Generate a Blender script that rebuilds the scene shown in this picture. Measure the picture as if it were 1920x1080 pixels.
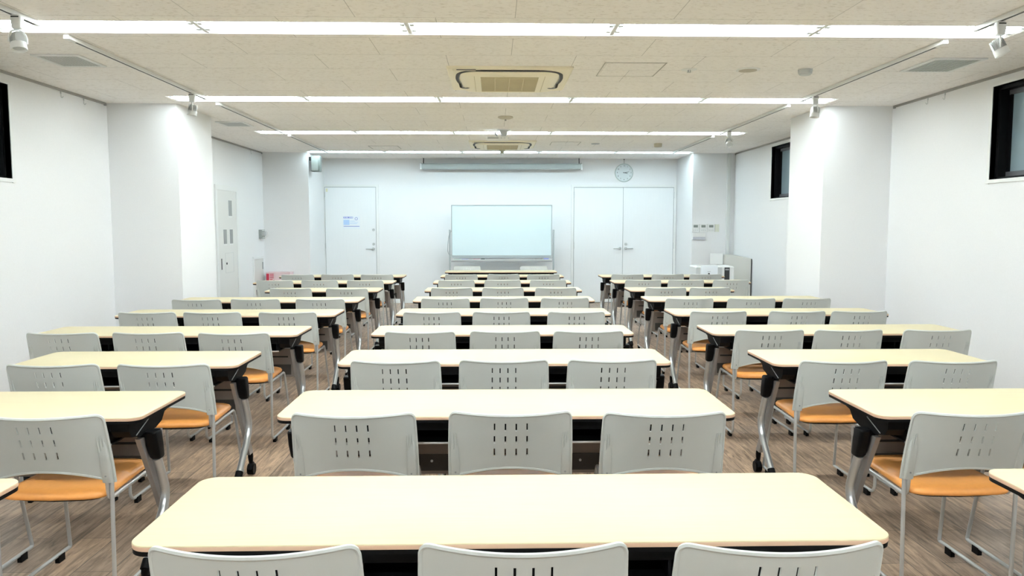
import bpy, bmesh, math, random
from mathutils import Vector, Matrix
random.seed(7)
PI = math.pi
S = bpy.context.scene
COL = S.collection
for o in list(bpy.data.objects):
    bpy.data.objects.remove(o)

# ------------------------------------------------------------------ camera, world, exposure
CZ = 1.4556
F, PITCH, YAW = 1429.47, 0.08153, 0.02346
cd = bpy.data.cameras.new('camera')
cam = bpy.data.objects.new('camera', cd)
COL.objects.link(cam)
cd.sensor_width = 36.0
cd.lens = F / 1920 * 36
cd.clip_start = 0.05
cd.clip_end = 60
cp, sp, cy, sy = math.cos(PITCH), math.sin(PITCH), math.cos(YAW), math.sin(YAW)
fwd = Vector((sy * cp, cy * cp, -sp))
right = Vector((cy, -sy, 0))
up = right.cross(fwd)
m = Matrix((right, up, -fwd)).transposed().to_4x4()
m.translation = Vector((0, 0, CZ))
cam.matrix_world = m
S.camera = cam
S.view_settings.view_transform = 'Standard'
S.view_settings.look = 'None'
S.view_settings.gamma = 1
S.view_settings.use_curve_mapping = False
S.view_settings.exposure = 0.62
W = bpy.data.worlds.new('world')
S.world = W
W.use_nodes = True
W.node_tree.nodes['Background'].inputs[0].default_value = (0.35, 0.45, 0.5, 1)
W.node_tree.nodes['Background'].inputs[1].default_value = 0.25
TUBE_COL = (0.90, 1.0, 1.03)
TUBE_POWER = 34.0

# ------------------------------------------------------------------ room numbers
CEIL = 2.70
XL, XR = -3.95, 4.17
YB, YN = 14.38, -3.0
TX0, TX1 = -3.17, 3.40
TROUGHS = [(-0.62, -0.32), (2.10, 2.40), (4.82, 5.12), (7.55, 7.85), (10.26, 10.56), (12.98, 13.28)]

# ------------------------------------------------------------------ materials
MATS = {}

def mat(name, col, rough=0.5, metal=0.0, spec=0.5, emit=None, power=0, coat=0.0):
    if name in MATS:
        return MATS[name]
    mt = bpy.data.materials.new(name)
    mt.use_nodes = True
    b = mt.node_tree.nodes['Principled BSDF']
    b.inputs['Base Color'].default_value = (*col, 1)
    b.inputs['Roughness'].default_value = rough
    b.inputs['Metallic'].default_value = metal
    b.inputs['Specular IOR Level'].default_value = spec
    b.inputs['Coat Weight'].default_value = coat
    if emit:
        b.inputs['Emission Color'].default_value = (*emit, 1)
        b.inputs['Emission Strength'].default_value = power
    MATS[name] = mt
    return mt

def nd(mt, t, **k):
    n = mt.node_tree.nodes.new(t)
    for a, v in k.items():
        setattr(n, a, v)
    return n

def noise_mat(name, col, rough, amount=0.06, scale=(3, 3, 3), nscale=4.0, bump=0.0, detail=4, spec=0.5, metal=0.0):
    """base colour varied a little by stretched noise, optional bump"""
    mt = mat(name, col, rough, metal, spec)
    nt = mt.node_tree
    b = nt.nodes['Principled BSDF']
    tc = nd(mt, 'ShaderNodeTexCoord')
    mp = nd(mt, 'ShaderNodeMapping')
    mp.inputs['Scale'].default_value = scale
    nz = nd(mt, 'ShaderNodeTexNoise')
    nz.inputs['Scale'].default_value = nscale
    nz.inputs['Detail'].default_value = detail
    cr = nd(mt, 'ShaderNodeValToRGB')
    cr.color_ramp.elements[0].position = 0.3
    cr.color_ramp.elements[1].position = 0.7
    cr.color_ramp.elements[0].color = (*[c * (1 - amount) for c in col], 1)
    cr.color_ramp.elements[1].color = (*[min(1, c * (1 + amount)) for c in col], 1)
    L = nt.links.new
    L(tc.outputs['Object'], mp.inputs['Vector'])
    L(mp.outputs[0], nz.inputs['Vector'])
    L(nz.outputs['Fac'], cr.inputs[0])
    L(cr.outputs[0], b.inputs['Base Color'])
    if bump:
        bp = nd(mt, 'ShaderNodeBump')
        bp.inputs['Strength'].default_value = bump
        bp.inputs['Distance'].default_value = 0.002
        L(nz.outputs['Fac'], bp.inputs['Height'])
        L(bp.outputs[0], b.inputs['Normal'])
    return mt

def floor_mat():
    mt = mat('floor_planks', (0.2, 0.16, 0.13), 0.38)
    nt = mt.node_tree
    L = nt.links.new
    b = nt.nodes['Principled BSDF']
    tc = nd(mt, 'ShaderNodeTexCoord')
    mp = nd(mt, 'ShaderNodeMapping')
    mp.inputs['Rotation'].default_value = (0, 0, PI / 2)
    mp.inputs['Location'].default_value = (0.3, 0.07, 0)
    br = nd(mt, 'ShaderNodeTexBrick')
    br.offset = 0.37
    br.inputs['Scale'].default_value = 1
    br.inputs['Brick Width'].default_value = 0.95
    br.inputs['Row Height'].default_value = 0.155
    br.inputs['Mortar Size'].default_value = 0.0022
    br.inputs['Mortar Smooth'].default_value = 0.3
    br.inputs['Bias'].default_value = 0
    br.inputs['Color1'].default_value = FLOOR[0]
    br.inputs['Color2'].default_value = FLOOR[1]
    br.inputs['Mortar'].default_value = FLOOR[2]
    L(tc.outputs['Object'], mp.inputs['Vector'])
    L(mp.outputs[0], br.inputs['Vector'])
    mp2 = nd(mt, 'ShaderNodeMapping')
    mp2.inputs['Scale'].default_value = (13, 1.3, 1)
    nz = nd(mt, 'ShaderNodeTexNoise')
    nz.inputs['Scale'].default_value = 3.2
    nz.inputs['Detail'].default_value = 9
    nz.inputs['Roughness'].default_value = 0.68
    nz.inputs['Distortion'].default_value = 0.9
    L(tc.outputs['Object'], mp2.inputs['Vector'])
    L(mp2.outputs[0], nz.inputs['Vector'])
    cr = nd(mt, 'ShaderNodeValToRGB')
    cr.color_ramp.elements[0].position = 0.34
    cr.color_ramp.elements[1].position = 0.66
    cr.color_ramp.elements[0].color = (0.38, 0.36, 0.34, 1)
    cr.color_ramp.elements[1].color = (1.4, 1.4, 1.4, 1)
    L(nz.outputs['Fac'], cr.inputs[0])
    mx = nd(mt, 'ShaderNodeMix', data_type='RGBA', blend_type='MULTIPLY')
    mx.inputs[0].default_value = 1
    L(br.outputs['Color'], mx.inputs[6])
    L(cr.outputs[0], mx.inputs[7])
    L(mx.outputs[2], b.inputs['Base Color'])
    bp = nd(mt, 'ShaderNodeBump')
    bp.inputs['Strength'].default_value = 0.15
    bp.inputs['Distance'].default_value = 0.002
    L(nz.outputs['Fac'], bp.inputs['Height'])
    L(bp.outputs[0], b.inputs['Normal'])
    return mt

def ceiling_mat():
    mt = mat('ceiling_board', CEILC, 0.9, spec=0.2)
    nt = mt.node_tree
    L = nt.links.new
    b = nt.nodes['Principled BSDF']
    tc = nd(mt, 'ShaderNodeTexCoord')
    mp = nd(mt, 'ShaderNodeMapping')
    mp.inputs['Location'].default_value = (0.35 + 0.479, -4.70 + 0.503 * 20, 0)
    br = nd(mt, 'ShaderNodeTexBrick')
    br.offset = 0.5
    br.inputs['Scale'].default_value = 1
    br.inputs['Brick Width'].default_value = 0.958
    br.inputs['Row Height'].default_value = 0.503
    br.inputs['Mortar Size'].default_value = 0.0022
    br.inputs['Mortar Smooth'].default_value = 0.2
    c = CEILC
    br.inputs['Color1'].default_value = (*c, 1)
    br.inputs['Color2'].default_value = (*[x * 0.985 for x in c], 1)
    br.inputs['Mortar'].default_value = (*[x * 0.6 for x in c], 1)
    L(tc.outputs['Object'], mp.inputs['Vector'])
    L(mp.outputs[0], br.inputs['Vector'])
    mp2 = nd(mt, 'ShaderNodeMapping')
    mp2.inputs['Scale'].default_value = (16, 52, 1)
    nz = nd(mt, 'ShaderNodeTexNoise')
    nz.inputs['Scale'].default_value = 1.6
    nz.inputs['Detail'].default_value = 5
    nz.inputs['Roughness'].default_value = 0.6
    L(tc.outputs['Object'], mp2.inputs['Vector'])
    L(mp2.outputs[0], nz.inputs['Vector'])
    cr = nd(mt, 'ShaderNodeValToRGB')
    cr.color_ramp.elements[0].position = 0.33
    cr.color_ramp.elements[1].position = 0.44
    cr.color_ramp.elements[0].color = (0.76, 0.74, 0.71, 1)
    cr.color_ramp.elements[1].color = (1, 1, 1, 1)
    L(nz.outputs['Fac'], cr.inputs[0])
    mx = nd(mt, 'ShaderNodeMix', data_type='RGBA', blend_type='MULTIPLY')
    mx.inputs[0].default_value = 1
    L(br.outputs['Color'], mx.inputs[6])
    L(cr.outputs[0], mx.inputs[7])
    L(mx.outputs[2], b.inputs['Base Color'])
    return mt

FLOOR = [(0.42, 0.290, 0.195, 1), (0.29, 0.205, 0.145, 1), (0.10, 0.075, 0.06, 1)]
CEILC = (0.94, 0.91, 0.89)
M_floor = floor_mat()
M_ceil = ceiling_mat()
M_wall = noise_mat('wall_cloth', (0.845, 0.85, 0.857), 0.85, 0.012, (1, 1, 1), 90, 0.12, 2, 0.2)
M_trim = mat('white_trim', (0.82, 0.83, 0.82), 0.45)
M_door = noise_mat('door_laminate', (0.83, 0.85, 0.86), 0.5, 0.01, (30, 30, 1), 4, 0, 3)
M_doorline = mat('door_gap', (0.25, 0.27, 0.27), 0.8)
M_top = noise_mat('beech_laminate', (0.60, 0.52, 0.325), 0.42, 0.03, (1.2, 22, 1), 5, 0, 4, 0.22)
M_topedge = mat('cream_edge', (0.78, 0.52, 0.36), 0.5)
M_black = mat('black_plastic', (0.004, 0.004, 0.0045), 0.5, spec=0.12)
M_taupe = noise_mat('taupe_metal', (0.27, 0.235, 0.21), 0.5, 0.03, (3, 3, 3), 4)
M_silver = mat('silver_tube', (0.62, 0.64, 0.65), 0.28, 0.75)
M_slegs = mat('silver_paint', (0.50, 0.49, 0.48), 0.4, 0.35)
M_flat = mat('flat_bar_grey', (0.30, 0.28, 0.265), 0.45, 0.2)
M_shell = noise_mat('grey_polypropylene', (0.575, 0.595, 0.565), 0.42, 0.015, (1, 1, 1), 3, 0, 2, 0.4)
M_chrome = mat('grey_frame', (0.58, 0.59, 0.59), 0.32, 0.45)
M_orange = noise_mat('orange_vinyl', (0.82, 0.345, 0.085), 0.38, 0.03, (1, 1, 1), 60, 0.08, 2, 0.5)
M_white = mat('white_plastic', (0.80, 0.81, 0.80), 0.4)
M_cream = mat('aged_cream_plastic', (0.93, 0.86, 0.68), 0.45)
M_khaki = mat('filter_mesh', (0.55, 0.48, 0.31), 0.7)
M_dark = mat('dark_slot', (0.02, 0.02, 0.022), 0.6)
M_grey = mat('mid_grey', (0.30, 0.31, 0.31), 0.5)
M_lgrey = mat('light_grey', (0.55, 0.57, 0.57), 0.5)
M_alu = mat('aluminium', (0.55, 0.57, 0.57), 0.35, 0.6)
M_board = mat('whiteboard_enamel', (0.66, 0.79, 0.83), 0.35)
M_glass = noise_mat('frosted_wire_glass', (0.20, 0.27, 0.30), 0.35, 0.10, (1, 1, 1), 3, 0.0, 2)
M_tube = mat('lit_tube', (1, 1, 1), 0.5, emit=TUBE_COL, power=TUBE_POWER)
M_tube2 = mat('lit_tube_bluish', (1, 1, 1), 0.5, emit=(0.78, 1.0, 1.10), power=TUBE_POWER * 0.55)
M_ventb = mat('vent_recess', (0.10, 0.095, 0.085), 0.8)
M_hatch = mat('hatch_edge', (0.45, 0.44, 0.41), 0.6)
M_red = mat('red_paint', (0.62, 0.03, 0.07), 0.5)
M_pink = mat('white_red_label', (0.80, 0.62, 0.64), 0.6)
M_blue = mat('blue_print', (0.22, 0.25, 0.62), 0.6)
M_lblue = mat('light_blue_print', (0.45, 0.62, 0.85), 0.6)
M_paper = mat('paper', (0.80, 0.84, 0.88), 0.7)
M_ink = mat('ink', (0.05, 0.06, 0.06), 0.6)
M_beige = mat('beige_panel', (0.60, 0.59, 0.55), 0.6)
M_screen = mat('screen_case', (0.42, 0.47, 0.47), 0.5)

# ------------------------------------------------------------------ mesh builder
class MB:
    def __init__(s):
        s.v = []
        s.f = []
        s.mi = []
        s.cur = 0

    def add(s, vs, fs):
        n = len(s.v)
        s.v += [tuple(v) for v in vs]
        for f in fs:
            s.f.append([n + i for i in f])
            s.mi.append(s.cur)
        return s

    def box(s, x0, y0, z0, x1, y1, z1):
        vs = [(x, y, z) for z in (z0, z1) for y in (y0, y1) for x in (x0, x1)]
        return s.add(vs, [(0, 2, 3, 1), (4, 5, 7, 6), (0, 1, 5, 4), (2, 6, 7, 3), (0, 4, 6, 2), (1, 3, 7, 5)])

    def rings(s, rings, cap0=True, cap1=True):
        n = len(rings[0])
        vs = [p for r in rings for p in r]
        fs = []
        for i in range(len(rings) - 1):
            for j in range(n):
                k = (j + 1) % n
                fs.append((i * n + j, i * n + k, (i + 1) * n + k, (i + 1) * n + j))
        if cap0:
            fs.append(tuple(range(n - 1, -1, -1)))
        if cap1:
            fs.append(tuple((len(rings) - 1) * n + j for j in range(n)))
        return s.add(vs, fs)

    def tube(s, pts, r, n=8, closed=False, squash=1.0):
        pts = [Vector(p) for p in pts]
        rs = r if isinstance(r, (list, tuple)) else [r] * len(pts)
        rings = []
        ref = None
        for i, p in enumerate(pts):
            if closed:
                d = (pts[(i + 1) % len(pts)] - pts[i - 1]).normalized()
            elif i == 0:
                d = (pts[1] - p).normalized()
            elif i == len(pts) - 1:
                d = (p - pts[i - 1]).normalized()
            else:
                d = ((pts[i + 1] - p).normalized() + (p - pts[i - 1]).normalized()).normalized()
            if ref is None:
                ref = Vector((1, 0, 0)) if abs(d.x) < 0.9 else Vector((0, 0, 1))
            a = (ref - d * ref.dot(d)).normalized()
            ref = a
            b = d.cross(a)
            rings.append([p + a * (math.cos(t * 2 * PI / n) * rs[i]) + b * (math.sin(t * 2 * PI / n) * rs[i] * squash) for t in range(n)])
        if closed:
            rings.append(rings[0])
            return s.rings(rings, False, False)
        return s.rings(rings)

    def cyl(s, p0, p1, r, n=16, r1=None):
        return s.tube([p0, p1], [r, r if r1 is None else r1], n)

    def lathe(s, prof, c=(0, 0, 0), n=24):
        """prof: (radius, z) list around the vertical axis"""
        rings = [[(c[0] + r * math.cos(t * 2 * PI / n), c[1] + r * math.sin(t * 2 * PI / n), c[2] + z) for t in range(n)] for r, z in prof]
        return s.rings(rings)

    def prism(s, poly, a0, a1, axis='x'):
        """poly (u,v): axis x -> (y,z); axis y -> (x,z); axis z -> (x,y)"""
        def P(a, u, v):
            return {'x': (a, u, v), 'y': (u, a, v), 'z': (u, v, a)}[axis]
        return s.rings([[P(a0, u, v) for u, v in poly], [P(a1, u, v) for u, v in poly]])

    def loft(s, outline, levels):
        """outline(inset) -> xy list; levels [(inset, z)]"""
        return s.rings([[(x, y, z) for x, y in outline(i)] for i, z in levels])

    def build(s, name, ms, parent=None, smooth=35, loc=None, recalc=True):
        me = bpy.data.meshes.new(name)
        me.from_pydata(s.v, [], s.f)
        for mm in (ms if isinstance(ms, (list, tuple)) else [ms]):
            me.materials.append(mm)
        me.polygons.foreach_set('material_index', s.mi)
        if recalc:
            bm = bmesh.new()
            bm.from_mesh(me)
            bmesh.ops.recalc_face_normals(bm, faces=bm.faces)
            bm.to_mesh(me)
            bm.free()
        if smooth:
            me.shade_smooth()
            me.set_sharp_from_angle(angle=math.radians(smooth))
        o = bpy.data.objects.new(name, me)
        COL.objects.link(o)
        if parent:
            o.parent = parent
        if loc:
            o.location = loc
        return o

def rrect(w, d, r, seg=6, cx=0, cy=0):
    def f(i=0.0):
        hw, hd, rr = w / 2 - i, d / 2 - i, max(r - i, 0.0005)
        out = []
        for qx, qy, a0 in ((1, 1, 0), (-1, 1, 90), (-1, -1, 180), (1, -1, 270)):
            for k in range(seg + 1):
                a = math.radians(a0 + 90 * k / seg)
                out.append((cx + qx * (hw - rr) + rr * math.cos(a), cy + qy * (hd - rr) + rr * math.sin(a)))
        return out
    return f

def bend(pts, rad=0.04, seg=5):
    """polyline with rounded corners"""
    pts = [Vector(p) for p in pts]
    out = [pts[0]]
    for i in range(1, len(pts) - 1):
        a, b, c = pts[i - 1], pts[i], pts[i + 1]
        u, v = (a - b), (c - b)
        r = min(rad, u.length * 0.48, v.length * 0.48)
        p, q = b + u.normalized() * r, b + v.normalized() * r
        for k in range(seg + 1):
            t = k / seg
            out.append(p * (1 - t) ** 2 + b * 2 * t * (1 - t) + q * t * t)
    out.append(pts[-1])
    return out

def tag(o, label, cat, group=None):
    o['label'] = label
    o['category'] = cat
    if group:
        o['group'] = group
    return o

def empty(name, loc, rz=0.0):
    o = bpy.data.objects.new(name, None)
    o.empty_display_size = 0.1
    COL.objects.link(o)
    o.location = loc
    o.rotation_euler = (0, 0, rz)
    return o

def struct(o):
    o['kind'] = 'structure'
    return o

def copy_tree(o, parent=None):
    c = o.copy()
    COL.objects.link(c)
    if parent:
        c.parent = parent
    for ch in o.children:
        copy_tree(ch, c)
    return c

# ------------------------------------------------------------------ room shell
b = MB()
b.box(XL - 0.3, YN - 0.3, -0.1, XR + 0.3, YB + 0.3, 0)
struct(b.build('floor', M_floor, smooth=0))
b = MB()
ys = [YN - 0.3]
for y0, y1 in TROUGHS:
    b.box(XL - 0.3, ys[-1], CEIL, XR + 0.3, y0, CEIL + 0.12)
    b.box(XL - 0.3, y0, CEIL, TX0, y1, CEIL + 0.12)
    b.box(TX1, y0, CEIL, XR + 0.3, y1, CEIL + 0.12)
    ys.append(y1)
b.box(XL - 0.3, ys[-1], CEIL, XR + 0.3, YB + 0.3, CEIL + 0.12)
b.box(XL - 0.3, YN - 0.3, CEIL + 0.12, XR + 0.3, YB + 0.3, CEIL + 0.16)
struct(b.build('ceiling', M_ceil, smooth=0))

def side_wall(name, x0, x1, openings):
    b = MB()
    y = YN - 0.2
    for o0, o1, z0, z1 in openings:
        b.box(x0, y, 0, x1, o0, CEIL)
        b.box(x0, o0, 0, x1, o1, z0)
        b.box(x0, o0, z1, x1, o1, CEIL)
        y = o1
    b.box(x0, y, 0, x1, YB + 0.2, CEIL)
    return struct(b.build(name, M_wall, smooth=0))

WL = [(4.9, 6.40, 1.84, 2.60)]
WR = [(4.9, 6.38, 1.84, 2.61), (9.95, 11.47, 1.86, 2.63)]
side_wall('wall_left', XL - 0.25, XL, WL)
side_wall('wall_right', XR, XR + 0.25, WR)
struct(MB().box(XL, YB, 0, XR, YB + 0.2, CEIL).build('wall_back', M_wall, smooth=0))
struct(MB().box(XL, YN - 0.2, 0, XR, YN, CEIL).build('wall_front', M_wall, smooth=0))
CI_L, CI_R = -3.245, 3.455
struct(MB().box(XL, 8.0, 0, CI_L, 8.95, CEIL).build('wall_column_left', M_wall, smooth=0))
struct(MB().box(CI_R, 8.0, 0, XR, 8.92, CEIL).build('wall_column_right', M_wall, smooth=0))
struct(MB().box(XL, 13.22, 0, -3.17, YB, CEIL).build('wall_corner_left', M_wall, smooth=0))
struct(MB().box(3.44, 13.22, 0, XR, YB, CEIL).build('wall_corner_right', M_wall, smooth=0))

def baseboard(name, segs):
    b = MB()
    for x0, y0, x1, y1 in segs:
        b.box(x0, y0, 0, x1, y1, 0.06)
    struct(b.build(name, M_trim, smooth=0))
t = 0.008
baseboard('baseboard_back', [(-2.13, YB - t, 1.43, YB), (3.42, YB - t, 3.44, YB)])
baseboard('baseboard_left', [(XL, YN, XL + t, 8.0), (CI_L, 8.0, CI_L + t, 8.95), (XL, 8.0 - t, CI_L, 8.0), (XL, 8.95, XL + t, 10.93), (XL, 11.87, XL + t, 13.22), (XL, 13.22 - t, -3.17, 13.22), (-3.17, 13.22, -3.17 + t, YB)])
baseboard('baseboard_right', [(XR - t, YN, XR, 8.0), (CI_R - t, 8.0, CI_R, 8.92), (CI_R, 8.0 - t, XR, 8.0), (XR - t, 8.92, XR, 13.22), (3.44, 13.22 - t, XR, 13.22), (3.44 - t, 13.22, 3.44, YB)])

# windows
def window(n, side, o):
    y0, y1, z0, z1 = o
    s = 1 if side == 'r' else -1
    X = XR if side == 'r' else XL
    def bx(b, a0, ya, za, a1, yb, zb):
        xs = sorted((X + s * a0, X + s * a1))
        b.box(xs[0], ya, za, xs[1], yb, zb)
    b = MB()                                     # thin white trim round the opening, lining of the reveal
    w = 0.035
    bx(b, -0.006, y0 - w, z0 - w, 0.05, y0, z1 + w)
    bx(b, -0.006, y1, z0 - w, 0.05, y1 + w, z1 + w)
    bx(b, -0.006, y0, z1, 0.05, y1, z1 + w)
    bx(b, -0.012, y0 - w, z0 - 0.03, 0.05, y1 + w, z0)
    win = struct(b.build('window_%d' % n, M_trim, smooth=0))
    b = MB()
    f = 0.03
    bx(b, 0.045, y0, z0, 0.17, y0 + f, z1)
    bx(b, 0.045, y1 - f, z0, 0.17, y1, z1)
    bx(b, 0.045, y0, z1 - f, 0.17, y1, z1)
    bx(b, 0.045, y0, z0, 0.17, y1, z0 + 0.02)
    ym = (y0 + y1) / 2
    bx(b, 0.10, ym - 0.02, z0, 0.165, ym + 0.02, z1)
    for a, c in ((y0 + f, ym - 0.02), (ym + 0.02, y1 - f)):
        bx(b, 0.12, a, z0 + 0.02, 0.16, a + 0.03, z1 - f)
        bx(b, 0.12, c - 0.03, z0 + 0.02, 0.16, c, z1 - f)
    b.build('window_frame', M_black, win, smooth=0)
    b = MB()
    for a, c in ((y0 + f, ym - 0.02), (ym + 0.02, y1 - f)):
        bx(b, 0.118, a, z0 + 0.02, 0.16, c, z0 + 0.065)
        bx(b, 0.118, a, z1 - f - 0.04, 0.16, c, z1 - f)
    b.build('sash_rail', mat('dark_bronze', (0.10, 0.10, 0.11), 0.4), win, smooth=0)
    b = MB()
    bx(b, 0.135, y0 + f, z0 + 0.02, 0.145, y1 - f, z1 - f)
    b.build('pane', M_glass, win, smooth=0)
window(1, 'l', WL[0])
window(2, 'r', WR[0])
window(3, 'r', WR[1])

# ------------------------------------------------------------------ doors in the back wall
def lever(parent, x, y, z, s):
    b = MB()
    b.cyl((x, y, z), (x, y - 0.018, z), 0.027, 20)
    b.cyl((x, y - 0.018, z), (x, y - 0.06, z), 0.011, 12)
    b.tube(bend([(x, y - 0.055, z), (x + s * 0.03, y - 0.062, z), (x + s * 0.13, y - 0.058, z)], 0.02), 0.010, 10)
    b.build('door_handle', M_alu, parent)

def lock(parent, x, y, z):
    b = MB()
    b.lathe([(0.024, 0), (0.024, 0.010), (0.018, 0.016), (0.006, 0.016)])
    b.v = [(x + a, y - c, z + bb) for a, bb, c in b.v]
    b.build('lock', M_alu, parent)

def door_frame(b, x0, x1, zt, y):
    b.box(x0 - 0.045, y - 0.022, 0, x0, y, zt + 0.045)
    b.box(x1, y - 0.022, 0, x1 + 0.045, y, zt + 0.045)
    b.box(x0, y - 0.022, zt, x1, y, zt + 0.045)

d1 = struct(MB().box(-3.148, YB - 0.016, 0.01, -2.208, YB - 0.001, 2.168).build('door_1', M_door, smooth=0))
b = MB()
door_frame(b, -3.156, -2.20, 2.176, YB)
b.v = [(max(v[0], -3.169), v[1], v[2]) for v in b.v]
b.build('door_frame', M_trim, d1, smooth=0)
MB().box(-3.156, YB - 0.004, 0, -2.20, YB - 0.0005, 2.176).build('door_gap', M_doorline, d1, smooth=0)
lever(d1, -2.262, YB - 0.016, 1.022, -1)
lock(d1, -2.255, YB - 0.016, 1.112)
lock(d1, -2.255, YB - 0.016, 1.377)
for z in (2.03, 1.08, 0.2):
    MB().cyl((-3.15, YB - 0.026, z - 0.05), (-3.15, YB - 0.026, z + 0.05), 0.008, 10).build('hinge', M_alu, d1)

d2 = struct(MB().box(1.505, YB - 0.016, 0.01, 2.425, YB - 0.001, 2.168).build('door_2', M_door, smooth=0))
d3 = struct(MB().box(2.433, YB - 0.016, 0.01, 3.378, YB - 0.001, 2.168).build('door_3', M_door, smooth=0))
b = MB()
door_frame(b, 1.497, 3.386, 2.176, YB)
b.build('door_frame', M_trim, d2, smooth=0)
MB().box(1.497, YB - 0.004, 0, 3.386, YB - 0.0005, 2.176).build('door_gap', M_doorline, d2, smooth=0)
lever(d2, 2.375, YB - 0.016, 1.03, -1)
lever(d3, 2.485, YB - 0.016, 1.03, 1)
lock(d3, 2.487, YB - 0.016, 1.112)
for dd, x in ((d2, 1.502), (d3, 3.382)):
    for z in (2.03, 1.08, 0.2):
        MB().cyl((x, YB - 0.026, z - 0.06), (x, YB - 0.026, z + 0.06), 0.008, 10).build('hinge', M_alu, dd)

# notice on the left door (blue title strip, round seal, light blue block, rule)
yd = YB - 0.017
t0 = MB().box(-2.822, yd - 0.002, 1.395, -2.505, yd, 1.635).build('notice_sheet', M_paper, smooth=0)
tag(t0, 'small white notice with blue title strip taped on the left white door', 'notice')
MB().box(-2.81, yd - 0.003, 1.592, -2.635, yd - 0.002, 1.622).build('title_strip', M_blue, t0, smooth=0)
b = MB()
for x in (-2.795, -2.765, -2.74, -2.70, -2.675, -2.655):
    b.box(x, yd - 0.0035, 1.598, x + 0.014, yd - 0.003, 1.616)
b.build('title_text', M_paper, t0, smooth=0)
MB().tube([(-2.572 + 0.024 * math.cos(a * PI / 12), yd - 0.003, 1.585 + 0.024 * math.sin(a * PI / 12)) for a in range(24)], 0.0035, 6, True).build('seal', M_blue, t0)
MB().box(-2.81, yd - 0.003, 1.47, -2.70, yd - 0.002, 1.565).build('picture', M_lblue, t0, smooth=0)
b = MB()
for z, x0, x1 in ((1.54, -2.69, -2.60), (1.515, -2.69, -2.54), (1.49, -2.69, -2.56)):
    b.box(x0, yd - 0.003, z, x1, yd - 0.002, z + 0.006)
b.build('text_lines', M_lblue, t0, smooth=0)
MB().box(-2.81, yd - 0.003, 1.438, -2.515, yd - 0.002, 1.448).build('rule', M_blue, t0, smooth=0)
s0 = MB().box(-3.13, yd - 0.0015, 2.085, -3.095, yd, 2.145).build('door_sticker', mat('yellowish_sticker', (0.78, 0.76, 0.55), 0.6), smooth=0)
tag(s0, 'tiny yellowish sticker at the top left corner of the left door', 'sticker')

# ------------------------------------------------------------------ ceiling lights
def make_light():
    r = empty('ceiling_light', (0, 0, 0))
    L_ = (TX1 - TX0) / 5
    h = L_ / 2 - 0.001
    d = 0.149
    b = MB()
    b.box(-h, -d, 0.055, h, d, 0.07)              # housing back
    b.prism([(-d, 0), (-d, 0.055), (-d + 0.012, 0.055), (-d + 0.004, 0)], -h, h, 'x')
    b.prism([(d, 0), (d, 0.055), (d - 0.012, 0.055), (d - 0.004, 0)], -h, h, 'x')
    b.box(-h, -d, 0.004, -h + 0.012, d, 0.055)
    b.box(h - 0.012, -d, 0.004, h, d, 0.055)
    b.build('housing', M_white, r, smooth=0)
    for y in (-0.07, 0.07):
        MB().cyl((-h + 0.045, y, 0.025), (h - 0.045, y, 0.025), 0.0145, 10).build('tube', M_tube, r)
        for s in (-1, 1):
            MB().box(s * (h - 0.03) - 0.014, y - 0.018, 0.004, s * (h - 0.03) + 0.014, y + 0.018, 0.055).build('socket', M_lgrey, r, smooth=0)
    return r, L_
light0, LL = make_light()
rown = ['row behind the camera', 'row over the first desks', 'nearest visible row', 'second visible row', 'third visible row', 'farthest row']
posn = ['leftmost', 'second from left', 'middle', 'second from right', 'rightmost']
first = True
for ri, (y0, y1) in enumerate(TROUGHS):
    for k in range(5):
        o = light0 if first else copy_tree(light0)
        first = False
        o.location = (TX0 + LL * (k + 0.5), (y0 + y1) / 2, CEIL)
        if ri == 5:
            for ch in o.children:
                if ch.name.startswith('tube'):
                    ch.material_slots[0].link = 'OBJECT'
                    ch.material_slots[0].material = M_tube2
        tag(o, 'lit twin-tube recessed ceiling light, %s in the %s' % (posn[k], rown[ri]), 'ceiling light', 'recessed twin-tube lights in the ceiling')

# ------------------------------------------------------------------ lighting tracks and spotlights
TRX = [(-2.79, 'left'), (3.03, 'right')]
gaps = [(2.44, 4.86), (5.16, 7.60), (7.89, 10.31), (10.60, 12.99)]
gn = ['nearest', 'second', 'third', 'farthest']
for X, sd in TRX:
    for gi, (y0, y1) in enumerate(gaps):
        b = MB()
        z0, z1 = CEIL - 0.026, CEIL - 0.0005
        b.box(X - 0.018, y0, z0, X + 0.018, y1, z1)
        o = b.build('lighting_track', M_white, smooth=0)
        tag(o, 'white lighting track on the %s side of the ceiling, %s stretch from the camera' % (sd, gn[gi]), 'lighting track', 'lighting tracks on the ceiling')
        MB().box(X - 0.0072, y0 + 0.115, z0 - 0.0008, X + 0.0072, y1 - 0.045, z0 + 0.0005).build('conductor_slot', M_dark, o, smooth=0)

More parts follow.
